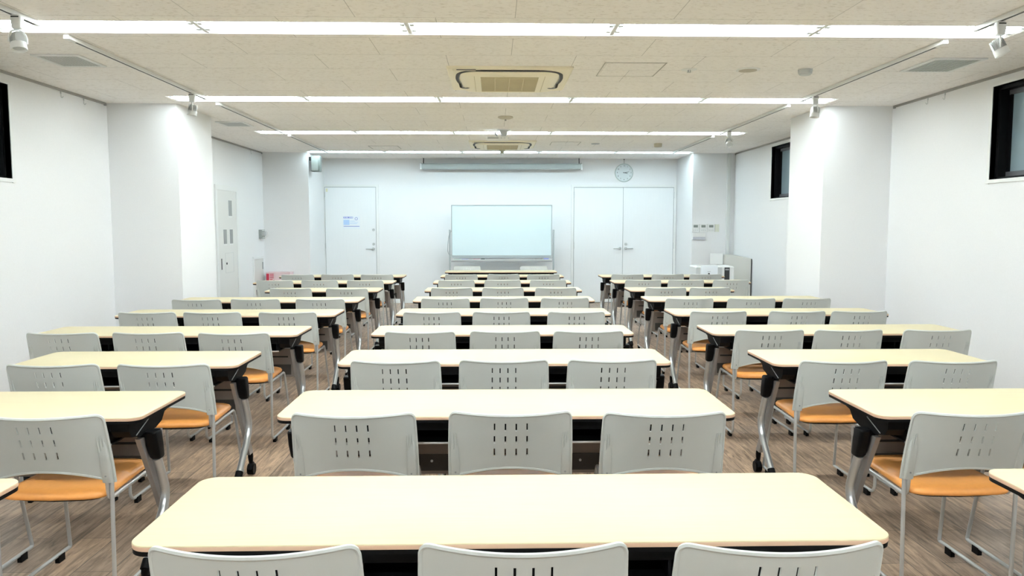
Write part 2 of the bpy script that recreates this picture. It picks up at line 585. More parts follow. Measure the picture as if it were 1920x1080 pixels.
def spotlight(x, y, aim, tilt, label, fins='x'):
    r = empty('spotlight', (x, y, CEIL - 0.0269), 0)
    MB().rings([[(u, v, z) for u, v in rrect(w, w * 0.8, 0.012, 3)()] for w, z in ((0.062, 0.0), (0.064, -0.012), (0.070, -0.02), (0.062, -0.085), (0.05, -0.092))]).build('adapter', M_white, r)
    MB().box(-0.026, -0.0285, -0.018, 0.026, -0.0255, -0.010).build('adapter_slot', M_dark, r, smooth=0)
    yk = empty('head_mount', (0, 0, 0))
    bpy.data.objects.remove(yk)
    R = Matrix.Rotation(aim, 4, 'Z') @ Matrix.Rotation(tilt, 4, 'Y')
    RZ = Matrix.Rotation(aim, 4, 'Z')
    c = Vector((0, 0, -0.175))
    b = MB()
    pts = [c + RZ @ Vector((0, s * 0.056, z)) for s, z in ((1, -0.01), (1, 0.03))] + [c + RZ @ Vector((0, 0.04, 0.065)), Vector((0, 0, -0.095)), c + RZ @ Vector((0, -0.04, 0.065))] + [c + RZ @ Vector((0, -0.056, z)) for z in (0.03, -0.01)]
    b.tube(bend(pts, 0.02, 3), 0.006, 8)
    b.build('yoke', M_white, r)
    def put(b, name, mtl):
        b.v = [tuple(c + R @ Vector(v)) for v in b.v]
        return b.build(name, mtl, r)
    b = MB()
    b.lathe([(0.0, 0.062), (0.020, 0.060), (0.034, 0.045), (0.040, 0.005), (0.042, -0.012), (0.048, -0.014), (0.052, -0.058), (0.050, -0.062), (0.046, -0.058), (0.040, -0.045), (0.0, -0.045)], n=24)
    head = put(b, 'lamp_head', M_white)
    b = MB()
    for i in range(9):
        a = -0.040 + i * 0.010
        w = math.sqrt(max(0.0, 0.049 ** 2 - a * a))
        poly = [(-w, -0.012), (w, -0.012), (w * 0.98, 0.02), (w * 0.62, 0.055), (-w * 0.62, 0.055), (-w * 0.98, 0.02)]
        b.prism(poly, a - 0.0016, a + 0.0016, 'x')
    put(b, 'cooling_fins', M_lgrey)
    MB_ = MB()
    MB_.cyl((0, 0, -0.046), (0, 0, -0.050), 0.038, 20)
    put(MB_, 'lens', M_lgrey)
    r.scale = (0.84, 0.84, 0.84)
    tag(r, label, 'spotlight', 'spotlights on the ceiling tracks')
spotlight(-2.77, 4.61, 2.4, 0.25, 'white finned track spotlight in the upper left corner, pointing down')
spotlight(-2.79, 7.24, 0.3, 0.15, 'finned track spotlight hanging before the left wall column')
spotlight(3.04, 4.62, 2.7, 0.45, 'white finned track spotlight in the upper right corner, tilted left')
spotlight(3.03, 7.24, 0.2, 0.12, 'finned track spotlight hanging before the right wall column')
spotlight(3.03, 9.88, 1.5, 0.8, 'small far track spotlight over the right side, tilted towards the camera')

# ------------------------------------------------------------------ air conditioners in the ceiling
def make_ac():
    r = empty('air_conditioner', (0, 0, 0))
    b = MB()
    b.loft(rrect(1.0, 0.96, 0.01, 2), [(0, 0), (0, -0.012), (0.012, -0.022), (0.05, -0.026)])
    b.build('panel', M_cream, r, 30)
    b = MB()
    b.loft(rrect(0.80, 0.86, 0.14, 10, 0, 0.02), [(0, -0.020), (0.0, -0.034), (0.02, -0.048), (0.05, -0.052)])
    b.build('inner_panel', M_cream, r, 30)
    # dark air outlets: long front slot with curved ends running back along both sides
    def outlet(y0, sgn, name):
        b = MB()
        b.box(-0.235, y0 - 0.022, -0.030, 0.235, y0 + 0.022, -0.0245)
        b.build(name, M_dark, r, smooth=0)
    outlet(-0.425, 1, 'air_outlet')
    for s in (-1, 1):
        pts = [(s * 0.235, -0.425), (s * 0.30, -0.42), (s * 0.37, -0.38), (s * 0.415, -0.30), (s * 0.432, -0.12), (s * 0.425, 0.05), (s * 0.405, 0.18), (s * 0.375, 0.22), (s * 0.345, 0.18)]
        pp = bend([(x, y, -0.0505 if i > 6 else -0.027) for i, (x, y) in enumerate(pts)], 0.06, 4)
        ww = []
        n = len(pp)
        for i in range(n):
            ww.append(0.018 * (1 - 0.45 * i / n))
        L_, R_ = [], []
        for i, p in enumerate(pp):
            d = (pp[min(i + 1, n - 1)] - pp[max(i - 1, 0)]).normalized()
            q = Vector((-d.y, d.x, 0)) * ww[i]
            z = -0.030 if i < n * 0.7 else -0.0535
            L_.append(Vector((p.x + q.x, p.y + q.y, z)))
            R_.append(Vector((p.x - q.x, p.y - q.y, z)))
        b = MB()
        rings = [[L_[i], R_[i], R_[i] + Vector((0, 0, 0.006)), L_[i] + Vector((0, 0, 0.006))] for i in range(n)]
        b.rings(rings)
        b.build('side_outlet', M_dark, r, 0)
        b = MB()
        b.tube([(p.x, p.y, -0.029 if i < n * 0.7 else -0.0525) for i, p in enumerate(L_ if s > 0 else R_)], 0.004, 6)
        b.build('outlet_vane', M_grey, r)
        x = s * 0.285
        MB().box(x - 0.0018, -0.33, -0.0535, x + 0.0018, 0.36, -0.0515).build('seam', M_khaki, r, smooth=0)
    MB().box(-0.23, -0.410, -0.033, 0.23, -0.402, -0.029).build('front_vane', M_lgrey, r, smooth=0)
    b = MB()
    b.box(-0.235, -0.30, -0.056, 0.235, 0.34, -0.0515)
    b.build('grille', M_khaki, r, smooth=0)
    b = MB()
    for i in range(22):
        y = -0.285 + i * 0.0285
        b.box(-0.232, y, -0.059, 0.232, y + 0.006, -0.056)
    for x in (-0.117, 0, 0.117):
        b.box(x - 0.003, -0.30, -0.059, x + 0.003, 0.34, -0.056)
    b.build('grille_slats', mat('filter_slats', (0.66, 0.58, 0.39), 0.6), r, smooth=0)
    b = MB()
    b.box(-0.45, -0.475, -0.034, -0.27, -0.452, -0.022)
    b.build('corner_cover', M_cream, r, smooth=0)
    MB().box(-0.42, -0.4765, -0.033, -0.268, -0.4745, -0.027).build('corner_seam', M_dark, r, smooth=0)
    return r
ac = make_ac()
ac.location = (0.128, 6.56, CEIL)
tag(ac, 'near cream ceiling air conditioner with dark curved outlets', 'air conditioner', 'ceiling cassette air conditioners')
ac2 = copy_tree(ac)
ac2.location = (0.128, 11.78, CEIL)
tag(ac2, 'far ceiling air conditioner just behind the projector', 'air conditioner', 'ceiling cassette air conditioners')

# ceiling hatches and vents
def hatch(x0, y0, x1, y1, label):
    r = MB().box(x0 + 0.018, y0 + 0.018, CEIL - 0.004, x1 - 0.018, y1 - 0.018, CEIL - 0.0005).build('ceiling_hatch', M_ceil, smooth=0)
    b = MB()
    for a in ((x0, y0, x1, y0 + 0.008), (x0, y1 - 0.008, x1, y1), (x0, y0, x0 + 0.008, y1), (x1 - 0.008, y0, x1, y1)):
        b.box(a[0], a[1], CEIL - 0.003, a[2], a[3], CEIL - 0.0005)
    b.build('hatch_frame', M_hatch, r, smooth=0)
    tag(r, label, 'ceiling hatch', 'access hatches in the ceiling')
hatch(0.85, 5.93, 1.33, 6.46, 'square ceiling access hatch right of the near air conditioner')
hatch(-1.97, 12.1, -1.50, 12.57, 'faint ceiling hatch at left near the farthest light row')
hatch(0.86, 11.46, 1.30, 11.92, 'faint ceiling hatch right of the far air conditioner')

def vent(x0, y0, x1, y1, label):
    b = MB()
    w = 0.03
    for a in ((x0, y0, x1, y0 + w), (x0, y1 - w, x1, y1), (x0, y0 + w, x0 + w, y1 - w), (x1 - w, y0 + w, x1, y1 - w)):
        b.box(a[0], a[1], CEIL - 0.010, a[2], a[3], CEIL - 0.0005)
    r = b.build('ceiling_vent', M_white, smooth=0)
    MB().box(x0 + w, y0 + w, CEIL - 0.002, x1 - w, y1 - w, CEIL - 0.0006).build('vent_back', M_ventb, r, smooth=0)
    b = MB()
    n = 13
    for i in range(n):
        x = x0 + w + (x1 - x0 - 2 * w) * (i + 0.5) / n
        b.box(x - 0.007, y0 + w, CEIL - 0.009, x + 0.007, y1 - w, CEIL - 0.002)
    b.build('vent_slats', M_lgrey, r, smooth=0)
    tag(r, label, 'ceiling vent', 'slatted vents in the ceiling')
vent(-3.37, 5.74, -3.02, 6.15, 'square slatted ceiling vent at near left, above the left window')
vent(3.27, 5.71, 3.68, 6.20, 'square slatted ceiling vent at near right, by the right window')
vent(-3.34, 9.34, -3.00, 9.74, 'small far ceiling vent behind the left column')

# discs, detectors
def disc(name, x, y, prof, mtl, label, cat, extra=None):
    o = MB().lathe([(r_, -z_) for r_, z_ in prof], (0, 0, 0), 28).build(name, mtl, loc=(x, y, CEIL))
    tag(o, label, cat)
    if extra:
        extra(o)
    return o
def tip(o):
    MB().lathe([(0.008, -0.03), (0.012, -0.045), (0.0, -0.048)], n=12).build('sensor_tip', M_grey, o)
disc('smoke_detector', 0.133, 8.86, [(0.0, 0), (0.085, 0.001), (0.087, 0.014), (0.06, 0.026), (0.012, 0.032), (0.0, 0.032)], mat('detector_cream', (0.66, 0.62, 0.52), 0.5), 'round cream smoke detector in the middle of the ceiling', 'smoke detector', tip)
def spr(o):
    b = MB()
    for a in range(3):
        c_, s_ = math.cos(a * 2.1), math.sin(a * 2.1)
        b.cyl((0.012 * c_, 0.012 * s_, -0.005), (0.010 * c_, 0.010 * s_, -0.022), 0.003, 6)
    b.lathe([(0, -0.022), (0.018, -0.022), (0.018, -0.024), (0, -0.024)], n=12)
    b.build('sprinkler_nozzle', M_lgrey, o)
disc('sprinkler_head', 1.56, 6.18, [(0.0, 0), (0.062, 0.001), (0.060, 0.005), (0.035, 0.007), (0.0, 0.004)], M_white, 'small white sprinkler plate right of the ceiling hatch', 'sprinkler', spr)
def spk(o):
    MB().lathe([(0, -0.008), (0.072, -0.008), (0.072, -0.010), (0, -0.010)], n=28).build('speaker_mesh', mat('speaker_mesh', (0.5, 0.46, 0.39), 0.8), o)
disc('ceiling_speaker', 2.03, 6.17, [(0.0, 0), (0.097, 0.001), (0.093, 0.006), (0.08, 0.009), (0.0, 0.008)], M_white, 'flat round ceiling speaker between sprinkler and alarm', 'speaker', spk)
disc('ceiling_alarm', 2.49, 6.16, [(0.0, 0), (0.056, 0.001), (0.052, 0.034), (0.046, 0.036), (0.043, 0.044), (0.0, 0.046)], M_lgrey, 'drum-shaped grey alarm on the right of the ceiling', 'alarm')
disc('ceiling_alarm', 2.49, 11.66, [(0.0, 0), (0.060, 0.001), (0.058, 0.05), (0.05, 0.055), (0.0, 0.056)], mat('khaki_plastic', (0.50, 0.46, 0.35), 0.6), 'khaki drum alarm near the far right of the ceiling', 'alarm')
disc('ceiling_sensor', 1.54, 11.68, [(0.0, 0), (0.065, 0.001), (0.06, 0.012), (0.0, 0.016)], M_lgrey, 'flat pale sensor disc right of the far air conditioner', 'sensor')
disc('motion_sensor', 0.135, 12.68, [(0.0, 0), (0.05, 0.001), (0.05, 0.022), (0.034, 0.028), (0.030, 0.06), (0.0, 0.062)], mat('sensor_khaki', (0.42, 0.42, 0.36), 0.6), 'stubby grey ceiling sensor behind the far air conditioner', 'sensor')

# projector
pr = empty('projector', (0.09, 10.04, CEIL))
b = MB()
b.box(-0.045, -0.035, -0.012, 0.125, 0.035, -0.0005)
b.build('ceiling_plate', M_white, pr, smooth=0)
b = MB()
b.rings([[(x, y, z) for x, y in rrect(w, d, 0.01, 3, 0.04)()] for w, d, z in ((0.11, 0.08, -0.012), (0.105, 0.08, -0.024), (0.068, 0.06, -0.076), (0.064, 0.06, -0.097))])
b.build('mount', M_lgrey, pr)
b = MB()
b.loft(rrect(0.28, 0.20, 0.015, 4, -0.04, 0.0), [(0.004, -0.096), (0, -0.100), (0, -0.130), (0.006, -0.136)])
b.build('body', mat('projector_white', (0.88, 0.87, 0.82), 0.45), pr)
MB().box(-0.168, -0.103, -0.122, -0.03, -0.0995, -0.114).build('vent_slot', M_grey, pr, smooth=0)
b = MB()
for x in (0.0, 0.045, 0.09):
    b.box(x, -0.103, -0.123, x + 0.010, -0.0995, -0.112)
b.build('socket_row', M_lgrey, pr, smooth=0)
MB().tube(bend([(-0.05, -0.02, -0.099), (-0.05, -0.02, -0.075), (-0.072, -0.01, -0.06), (-0.075, 0.02, -0.035)], 0.02), 0.009, 8).build('cable', M_grey, pr)
tag(pr, 'small white projector hanging from the middle of the ceiling', 'projector')

# projection screen case, clock, speaker
sc = empty('projection_screen', (0.14, YB - 0.13, 2.50))
b = MB()
b.prism([(-0.045, 0.0), (-0.05, 0.01), (-0.05, 0.085), (-0.035, 0.10), (0.04, 0.10), (0.045, 0.0)], -1.475, 1.475, 'x')
b.build('case', M_screen, sc, 0)
MB().box(-1.46, -0.04, -0.016, 1.46, 0.0, 0.0).build('weight_bar', M_grey, sc, smooth=0)
for s in (-1, 1):
    MB().prism([(-0.052, -0.008), (-0.052, 0.10), (-0.035, 0.112), (0.05, 0.112), (0.05, -0.008)], s * 1.475 - (0.02 if s < 0 else 0), s * 1.475 + (0.02 if s > 0 else 0), 'x').build('end_cap', M_alu, sc, smooth=0)
    MB().tube(bend([(s * 1.44, 0, 0.10), (s * 1.44, 0.0, 0.15), (s * 1.44, 0.02, 0.175), (s * 1.44, 0.0, 0.1995)], 0.02), 0.008, 8).build('hanger', M_dark, sc)
MB().tube([(0.0 + 0.045 * math.cos(a * PI / 10), -0.02, -0.035 + 0.018 * math.sin(a * PI / 10)) for a in range(20)], 0.003, 6, True).build('pull_ring', M_white, sc)
tag(sc, 'rolled-up projection screen in a long grey case below the ceiling', 'projection screen')

ck = empty('wall_clock', (2.437, YB - 0.03, 2.445))
b = MB()
b.lathe([(0.0, 0.0), (0.165, 0.0), (0.172, 0.012), (0.172, 0.022), (0.162, 0.030), (0.155, 0.024), (0.0, 0.022)], n=40)
b.v = [(x, 0.03 - z, y) for x, y, z in b.v]
b.build('clock_case', mat('clock_rim', (0.55, 0.62, 0.60), 0.4), ck)
b = MB()
b.cyl((0, 0.006, 0), (0, 0.0045, 0), 0.155, 40)
b.build('dial', mat('clock_dial', (0.66, 0.72, 0.74), 0.5), ck)

def text_obj(name, s, size, mtl, parent, loc, rot=(PI / 2, 0, 0)):
    cu = bpy.data.curves.new(name, 'FONT')
    cu.body = s
    cu.size = size
    cu.extrude = 0.0008
    cu.align_x = 'CENTER'
    cu.align_y = 'CENTER'
    tmp = bpy.data.objects.new('tmp', cu)
    COL.objects.link(tmp)
    dg = bpy.context.evaluated_depsgraph_get()
    me = bpy.data.meshes.new_from_object(tmp.evaluated_get(dg))
    bpy.data.objects.remove(tmp)
    me.materials.clear()
    me.materials.append(mtl)
    o = bpy.data.objects.new(name, me)
    COL.objects.link(o)
    o.parent = parent
    o.location = loc
    o.rotation_euler = rot
    return o
for h in range(1, 13):
    a = PI / 2 - h * PI / 6
    text_obj('numeral', str(h), 0.036, M_ink, ck, (0.128 * math.cos(a), 0.003, 0.128 * math.sin(a)))
def hand(name, ang, ln, w):
    c_, s_ = math.cos(ang), math.sin(ang)
    b = MB()
    b.tube([(-0.02 * c_, 0.001, -0.02 * s_), (ln * c_, 0.001, ln * s_)], w, 6)
    b.build(name, M_ink, ck)
hand('hour_hand', math.radians(-9), 0.065, 0.0055)
hand('minute_hand', math.radians(12), 0.095, 0.0032)
MB().tube(bend([(0, 0.02, 0.16), (0, 0.02, 0.23), (0, 0.028, 0.2495)], 0.01), 0.0025, 6).build('hanging_wire', M_dark, ck)
MB().lathe([(0.0, 0.238), (0.010, 0.240), (0.008, 0.2545), (0.0, 0.2545)], (0, 0.02, 0), 12).build('hook', M_dark, ck)
tag(ck, 'round pale wall clock with black numerals above the double doors', 'clock')

sp_ = empty('wall_speaker', (-3.05, 13.30, 2.38))
MB().loft(rrect(0.15, 0.16, 0.02, 4), [(0.004, 0.0), (0, 0.006), (0, 0.262), (0.004, 0.268)]).build('speaker_box', mat('speaker_grey', (0.16, 0.18, 0.165), 0.6), sp_)
MB().box(-0.065, -0.0835, 0.015, 0.045, -0.080, 0.25).build('speaker_grille', mat('speaker_front', (0.30, 0.33, 0.31), 0.6), sp_, smooth=0)
MB().box(-0.12, -0.04, 0.19, -0.07, 0.04, 0.25).build('bracket', M_dark, sp_, smooth=0)
tag(sp_, 'grey box loudspeaker mounted high beside the left door', 'speaker')

# ------------------------------------------------------------------ picture rails with hooks
def rail(name, x, y0, y1, s, label):
    b = MB()
    xa, xb = sorted((x, x - s * 0.014))
    b.box(xa, y0, CEIL - 0.022, xb, y1, CEIL - 0.0005)
    o = b.build(name, mat('rail_grey', (0.36, 0.35, 0.33), 0.4, 0.5), smooth=0)
    MB().box(xa, y1 - 0.03, CEIL - 0.03, xb, y1, CEIL - 0.021).build('rail_end', M_grey, o, smooth=0)
    tag(o, label, 'picture rail', 'picture rails under the ceiling')
rail('picture_rail', XL, YN + 0.2, 7.97, -1, 'grey picture rail along the near left wall top')
rail('picture_rail', XL, 8.97, 13.2, -1, 'grey picture rail on the far left wall behind the column')
rail('picture_rail', XR, YN + 0.2, 7.97, 1, 'grey picture rail along the near right wall top')
rail('picture_rail', XR, 8.94, 13.2, 1, 'grey picture rail on the far right wall behind the column')
def hook(x, y, s, label):
    b = MB()
    b.box(x - 0.003, y - 0.006, CEIL - 0.045, x + 0.003, y + 0.006, CEIL - 0.0225)
    b.tube(bend([(x, y, CEIL - 0.04), (x, y, CEIL - 0.078), (x - s * 0.012, y, CEIL - 0.084), (x - s * 0.02, y, CEIL - 0.068)], 0.01, 3), 0.0025, 6)
    o = b.build('picture_hook', M_alu)
    tag(o, label, 'hook', 'hooks on the picture rails')
hook(XL + 0.008, 7.16, -1, 'metal hook on left rail, the nearer of the two')
hook(XL + 0.008, 7.55, -1, 'metal hook on left rail, the one nearer the column')
hook(XR - 0.008, 7.06, 1, 'metal hook on right rail, the nearer of the two')
hook(XR - 0.008, 7.34, 1, 'metal hook on right rail, the one nearer the column')
hook(XL + 0.008, 12.6, -1, 'small hook on the far left rail')
hook(XR - 0.008, 9.5, 1, 'small hook on the far right rail above the small window')

# ------------------------------------------------------------------ left wall fittings
x = XL
ep = struct(MB().box(x, 11.0, 0.02, x + 0.012, 11.80, 1.97).build('door_4', mat('panel_door', (0.74, 0.74, 0.72), 0.5), smooth=0))
b = MB()
b.box(x, 10.93, 0, x + 0.02, 11.0, 2.04)
b.box(x, 11.80, 0, x + 0.02, 11.87, 2.04)
b.box(x, 11.0, 1.97, x + 0.02, 11.80, 2.04)
b.build('door_frame', M_trim, ep, smooth=0)
for (ya, yb, za, zb) in ((11.46, 11.60, 1.60, 1.83), (11.22, 11.35, 1.19, 1.40), (11.48, 11.61, 1.19, 1.40)):
    MB().box(x + 0.012, ya, za, x + 0.016, yb, zb).build('display_window', M_grey, ep, smooth=0)
    MB().box(x + 0.0115, ya - 0.006, za - 0.02, x + 0.014, yb + 0.006, zb + 0.006).build('display_frame', M_white, ep, smooth=0)
b = MB()
for a in ((11.27, 0.76, 11.62, 0.764), (11.27, 1.05, 11.62, 1.054), (11.27, 0.76, 11.274, 1.054), (11.616, 0.76, 11.62, 1.054)):
    b.box(x + 0.012, a[0], a[1], x + 0.0135, a[2], a[3])
b.build('flap_seam', M_lgrey, ep, smooth=0)
MB().cyl((x + 0.012, 11.32, 0.90), (x + 0.02, 11.32, 0.90), 0.016, 14).build('latch', M_dark, ep)
MB().box(x + 0.012, 11.10, 0.82, x + 0.018, 11.12, 0.98).build('pull_slot', M_dark, ep, smooth=0)

dp = empty('card_reader', (x, 13.03, 1.24))
MB().box(0.0, -0.10, 0.0, 0.045, 0.10, 0.15).build('reader_body', mat('reader_grey', (0.33, 0.36, 0.35), 0.5), dp, smooth=0)
b = MB()
b.tube(bend([(0.045, -0.05, 0.02), (0.10, -0.05, 0.02), (0.14, -0.05, 0.045), (0.14, -0.05, 0.11), (0.10, -0.05, 0.135), (0.045, -0.05, 0.135)], 0.03, 4), 0.007, 8)
b.build('guard_loop', M_white, dp)
MB().box(0.045, -0.07, 0.045, 0.085, 0.03, 0.115).build('dial', M_lgrey, dp, smooth=0)
tag(dp, 'small grey dial box on the far left wall near the corner', 'control box')

ap = struct(MB().box(x, 12.60, 0.06, x + 0.010, 13.08, 0.905).build('trim_1', mat('hatch_beige', (0.70, 0.69, 0.66), 0.5), smooth=0))
b = MB()
b.box(x, 12.56, 0.06, x + 0.018, 12.60, 0.945)
b.box(x, 13.08, 0.06, x + 0.018, 13.12, 0.945)
b.box(x, 12.60, 0.905, x + 0.018, 13.08, 0.945)
b.build('hatch_frame', M_trim, ap, smooth=0)
MB().box(x + 0.010, 13.05, 0.72, x + 0.02, 13.075, 0.84).build('hinge', M_grey, ap, smooth=0)

fx = empty('fire_extinguisher_box', (-3.66, 13.10, 0))
MB().box(-0.20, -0.11, 0, 0.20, 0.10, 0.655).build('box_body', M_pink, fx, smooth=0)
MB().box(-0.20, -0.113, 0.40, -0.155, -0.11, 0.645).build('red_band', M_red, fx, smooth=0)
b = MB()
for z in (0.63, 0.60, 0.57, 0.54):
    b.box(-0.145, -0.113, z, -0.075 if z > .56 else -0.095, -0.11, z + 0.012)
b.build('label_text', M_red, fx, smooth=0)
MB().box(-0.205, -0.115, 0.655, 0.205, 0.10, 0.668).build('lid', M_pink, fx, smooth=0)
MB().box(-0.09, -0.114, 0.52, -0.06, -0.11, 0.535).build('catch', M_dark, fx, smooth=0)
tag(fx, 'red and white box on the floor in the far left corner', 'box')

# ------------------------------------------------------------------ right rear corner
yw = 13.22
rc = empty('thermostat_panel', (3.43, yw, 1.40))
for i in range(3):
    cx = 0.07 + i * 0.135
    q = MB().loft(rrect(0.13, 0.02, 0.003, 2, cx, -0.011), [(0, -0.055), (0, 0.085)]).build('remote_controller', M_white, rc, 0)
    MB().box(cx - 0.037, -0.024, 0.025, cx + 0.037, -0.0205, 0.068).build('display', mat('lcd', (0.25, 0.28, 0.26), 0.4), q, smooth=0)
    b = MB()
    for k in range(3):
        b.box(cx - 0.04 + k * 0.032, -0.0235, -0.03, cx - 0.025 + k * 0.032, -0.0205, -0.020)
        b.box(cx - 0.04 + k * 0.032, -0.0235, -0.008, cx - 0.03 + k * 0.032, -0.0205, 0.0)
    b.build('buttons', M_lgrey, q, smooth=0)
MB().box(0.41, -0.02, -0.05, 0.48, -0.001, 0.08).build('switch_plate', mat('ivory_plate', (0.70, 0.71, 0.60), 0.5), rc, smooth=0)
tag(rc, 'row of three white air-conditioning controllers with grey displays on right corner wall', 'controller')
bx_ = MB().box(3.445, yw - 0.05, 1.215, 3.665, yw - 0.001, 1.335).build('switch_box', M_white, smooth=0)
MB().box(3.447, yw - 0.0515, 1.215, 3.663, yw - 0.05, 1.262).build('lower_flap', mat('flap_grey', (0.52, 0.53, 0.58), 0.5), bx_, smooth=0)
tag(bx_, 'white switch box with a grey lower flap under the controllers', 'switch box')
duct = MB().box(4.03, yw - 0.05, 0.02, 4.085, yw - 0.001, CEIL - 0.002).build('cable_duct', mat('duct_grey', (0.70, 0.72, 0.70), 0.5), smooth=0)
tag(duct, 'thin vertical grey cable duct in the far right corner', 'cable duct')

# lectern in the corner
lc = empty('lectern', (3.94, 12.95, 0))
ang = [(-0.10, 0.12), (-0.045, -0.10), (0.21, -0.74), (0.225, -0.42), (0.17, 0.20)]
b = MB()
b.rings([[(u, v, 0.02) for u, v in ang], [(u, v, z) for (u, v), z in zip(ang, (0.965, 0.965, 0.928, 0.935, 0.96))]])
b.build('lectern_body', M_beige, lc, 0)
b = MB()
b.rings([[(u, v, z) for u, v in ((-0.235, 0.05), (-0.065, -0.115), (-0.05, -0.10), (-0.215, 0.07))] for z in (0.80, 0.985)])
b.build('lectern_front', M_white, lc, 0)
MB().box(0.208, -0.743, 0.02, 0.216, -0.728, 0.92).build('edge_strip', M_dark, lc, smooth=0)
tag(lc, 'beige lectern turned askew in the far right corner', 'lectern')

cab = empty('low_cabinet', (3.43, 11.96, 0))
MB().box(-0.29, -0.22, 0.05, 0.29, 0.22, 0.573).build('cabinet_body', M_white, cab, smooth=0)
for s in (-1, 1):
    q = MB().box(-0.285 if s < 0 else 0.003, -0.236, 0.06, -0.003 if s < 0 else 0.285, -0.2205, 0.545).build('cabinet_door', M_lgrey, cab, smooth=0)
    MB().box(s * 0.03 - 0.005, -0.246, 0.30, s * 0.03 + 0.005, -0.236, 0.38).build('handle', M_alu, q, smooth=0)
MB().box(-0.27, -0.20, 0, 0.27, 0.20, 0.05).build('plinth', M_dark, cab, smooth=0)
tag(cab, 'low white cabinet below the printer in the far right corner', 'cabinet')
pt = empty('printer', (3.43, 11.95, 0.575))
b = MB()
b.loft(rrect(0.60, 0.42, 0.02, 4), [(0.01, 0.0), (0, 0.01), (0, 0.235), (0.02, 0.255)])
b.build('printer_body', M_white, pt)
MB().box(-0.225, -0.222, 0.03, 0.035, -0.2105, 0.262).build('front_tray', mat('printer_white', (0.80, 0.84, 0.88), 0.4), pt, smooth=0)
MB().box(-0.295, -0.216, 0.02, -0.235, -0.2105, 0.235).build('side_grille', M_lgrey, pt, smooth=0)
MB().box(0.045, -0.216, 0.02, 0.105, -0.2105, 0.235).build('side_grille', M_lgrey, pt, smooth=0)
q = MB().box(0.145, -0.216, 0.01, 0.225, -0.2105, 0.235).build('control_recess', M_dark, pt, smooth=0)
MB().box(0.155, -0.219, 0.19, 0.215, -0.216, 0.215).build('display', M_grey, q, smooth=0)
MB().cyl((-0.10, -0.2215, 0.135), (-0.10, -0.226, 0.135), 0.016, 14).build('logo_plate', M_dark, pt)
MB().box(-0.125, -0.224, 0.168, -0.075, -0.222, 0.174).build('name_plate', M_grey, pt, smooth=0)
tag(pt, 'white printer with black side recess on the low cabinet', 'printer')

# ------------------------------------------------------------------ whiteboard
M_wbf = mat('board_frame_grey', (0.36, 0.40, 0.41), 0.45, 0.3)
YWB = 13.75
k = YWB / 13.6
def wz(z): return CZ + (z - CZ) * k
wb = empty('whiteboard', (0.138, YWB, 0))
hw = 0.905
zt, zb, zt2 = wz(1.822), wz(0.93), wz(0.84)
b = MB()
b.box(-hw + 0.012, -0.012, zb, hw - 0.012, 0.012, zt - 0.012)
b.build('board', M_board, wb, smooth=0)
b = MB()
b.box(-hw, -0.018, zb - 0.03, -hw + 0.014, 0.018, zt)
b.box(hw - 0.014, -0.018, zb - 0.03, hw, 0.018, zt)
b.box(-hw + 0.014, -0.018, zt - 0.012, hw - 0.014, 0.018, zt)
b.box(-hw + 0.014, -0.018, zb - 0.045, hw - 0.014, 0.018, zb)
b.build('board_frame', M_wbf, wb, smooth=0)
b = MB()
b.prism([(-0.09, zt2 + 0.0), (-0.09, zt2 + 0.022), (-0.084, zt2 + 0.022), (-0.084, zt2 + 0.008), (0.0, zt2 + 0.008), (0.0, zt2)], -hw, hw, 'x')
b.build('pen_tray', M_lgrey, wb, 0)
MB().box(-hw, -0.088, zt2 - 0.028, hw, -0.07, zt2 - 0.001).build('tray_rail', M_grey, wb, smooth=0)
for s in (-1, 1):
    X_ = s * (hw + 0.028)
    MB().box(X_ - 0.014, -0.02, 0.10, X_ + 0.014, 0.02, wz(1.385)).build('post', M_wbf, wb, smooth=0)
    MB().box(X_ - 0.02, -0.26, 0.06, X_ + 0.02, 0.26, 0.10).build('foot', M_alu, wb, smooth=0)
    MB().box(min(X_, s * hw), -0.012, zb - 0.05, max(X_, s * hw), 0.012, zb + 0.02).build('pivot', M_lgrey, wb, smooth=0)
    for y in (-0.23, 0.23):
        q = MB().cyl((X_ - 0.012, y, 0.028), (X_ + 0.012, y, 0.028), 0.028, 16).build('caster', M_dark, wb)
MB().box(-hw - 0.014, -0.012, 0.30, hw + 0.014, 0.012, 0.34).build('crossbar', M_alu, wb, smooth=0)
MB().tube(bend([(-hw + 0.005, -0.02, wz(1.37)), (-hw - 0.04, -0.022, wz(1.30)), (-hw - 0.062, -0.022, wz(1.15)), (-hw - 0.066, -0.022, wz(0.99)), (-hw - 0.03, -0.022, wz(0.92))], 0.05), 0.005, 8).build('turning_strap', M_grey, wb)
tag(wb, 'large blank whiteboard on a wheeled silver stand by the back wall', 'whiteboard')
zt3 = zt2 + 0.008
def pen(x, mtl, label, r=0.008, ln=0.12, ang=0.0):
    b = MB()
    b.tube([(-ln / 2, 0, 0), (ln * 0.2, 0, 0), (ln * 0.22, 0, 0), (ln / 2, 0, 0)], [r, r, r * 1.15, r * 1.1], 10)
    o = b.build('marker_pen', mtl, loc=(0.138 + x, YWB - 0.04, zt3 + r * 1.16))
    o.rotation_euler = (0, 0, ang)
    tag(o, label, 'marker pen', 'pens on the whiteboard tray')
pen(-0.80, mat('green_pen', (0.10, 0.35, 0.22), 0.4), 'green marker pen at the left end of the whiteboard tray')
pen(-0.66, M_blue, 'blue marker pen near the left of the whiteboard tray')
pen(-0.45, mat('pink_pen', (0.75, 0.25, 0.35), 0.4), 'pink marker pen left of the black eraser on the tray')
pen(0.66, M_ink, 'black marker pen lying at the right of the whiteboard tray', ln=0.14)
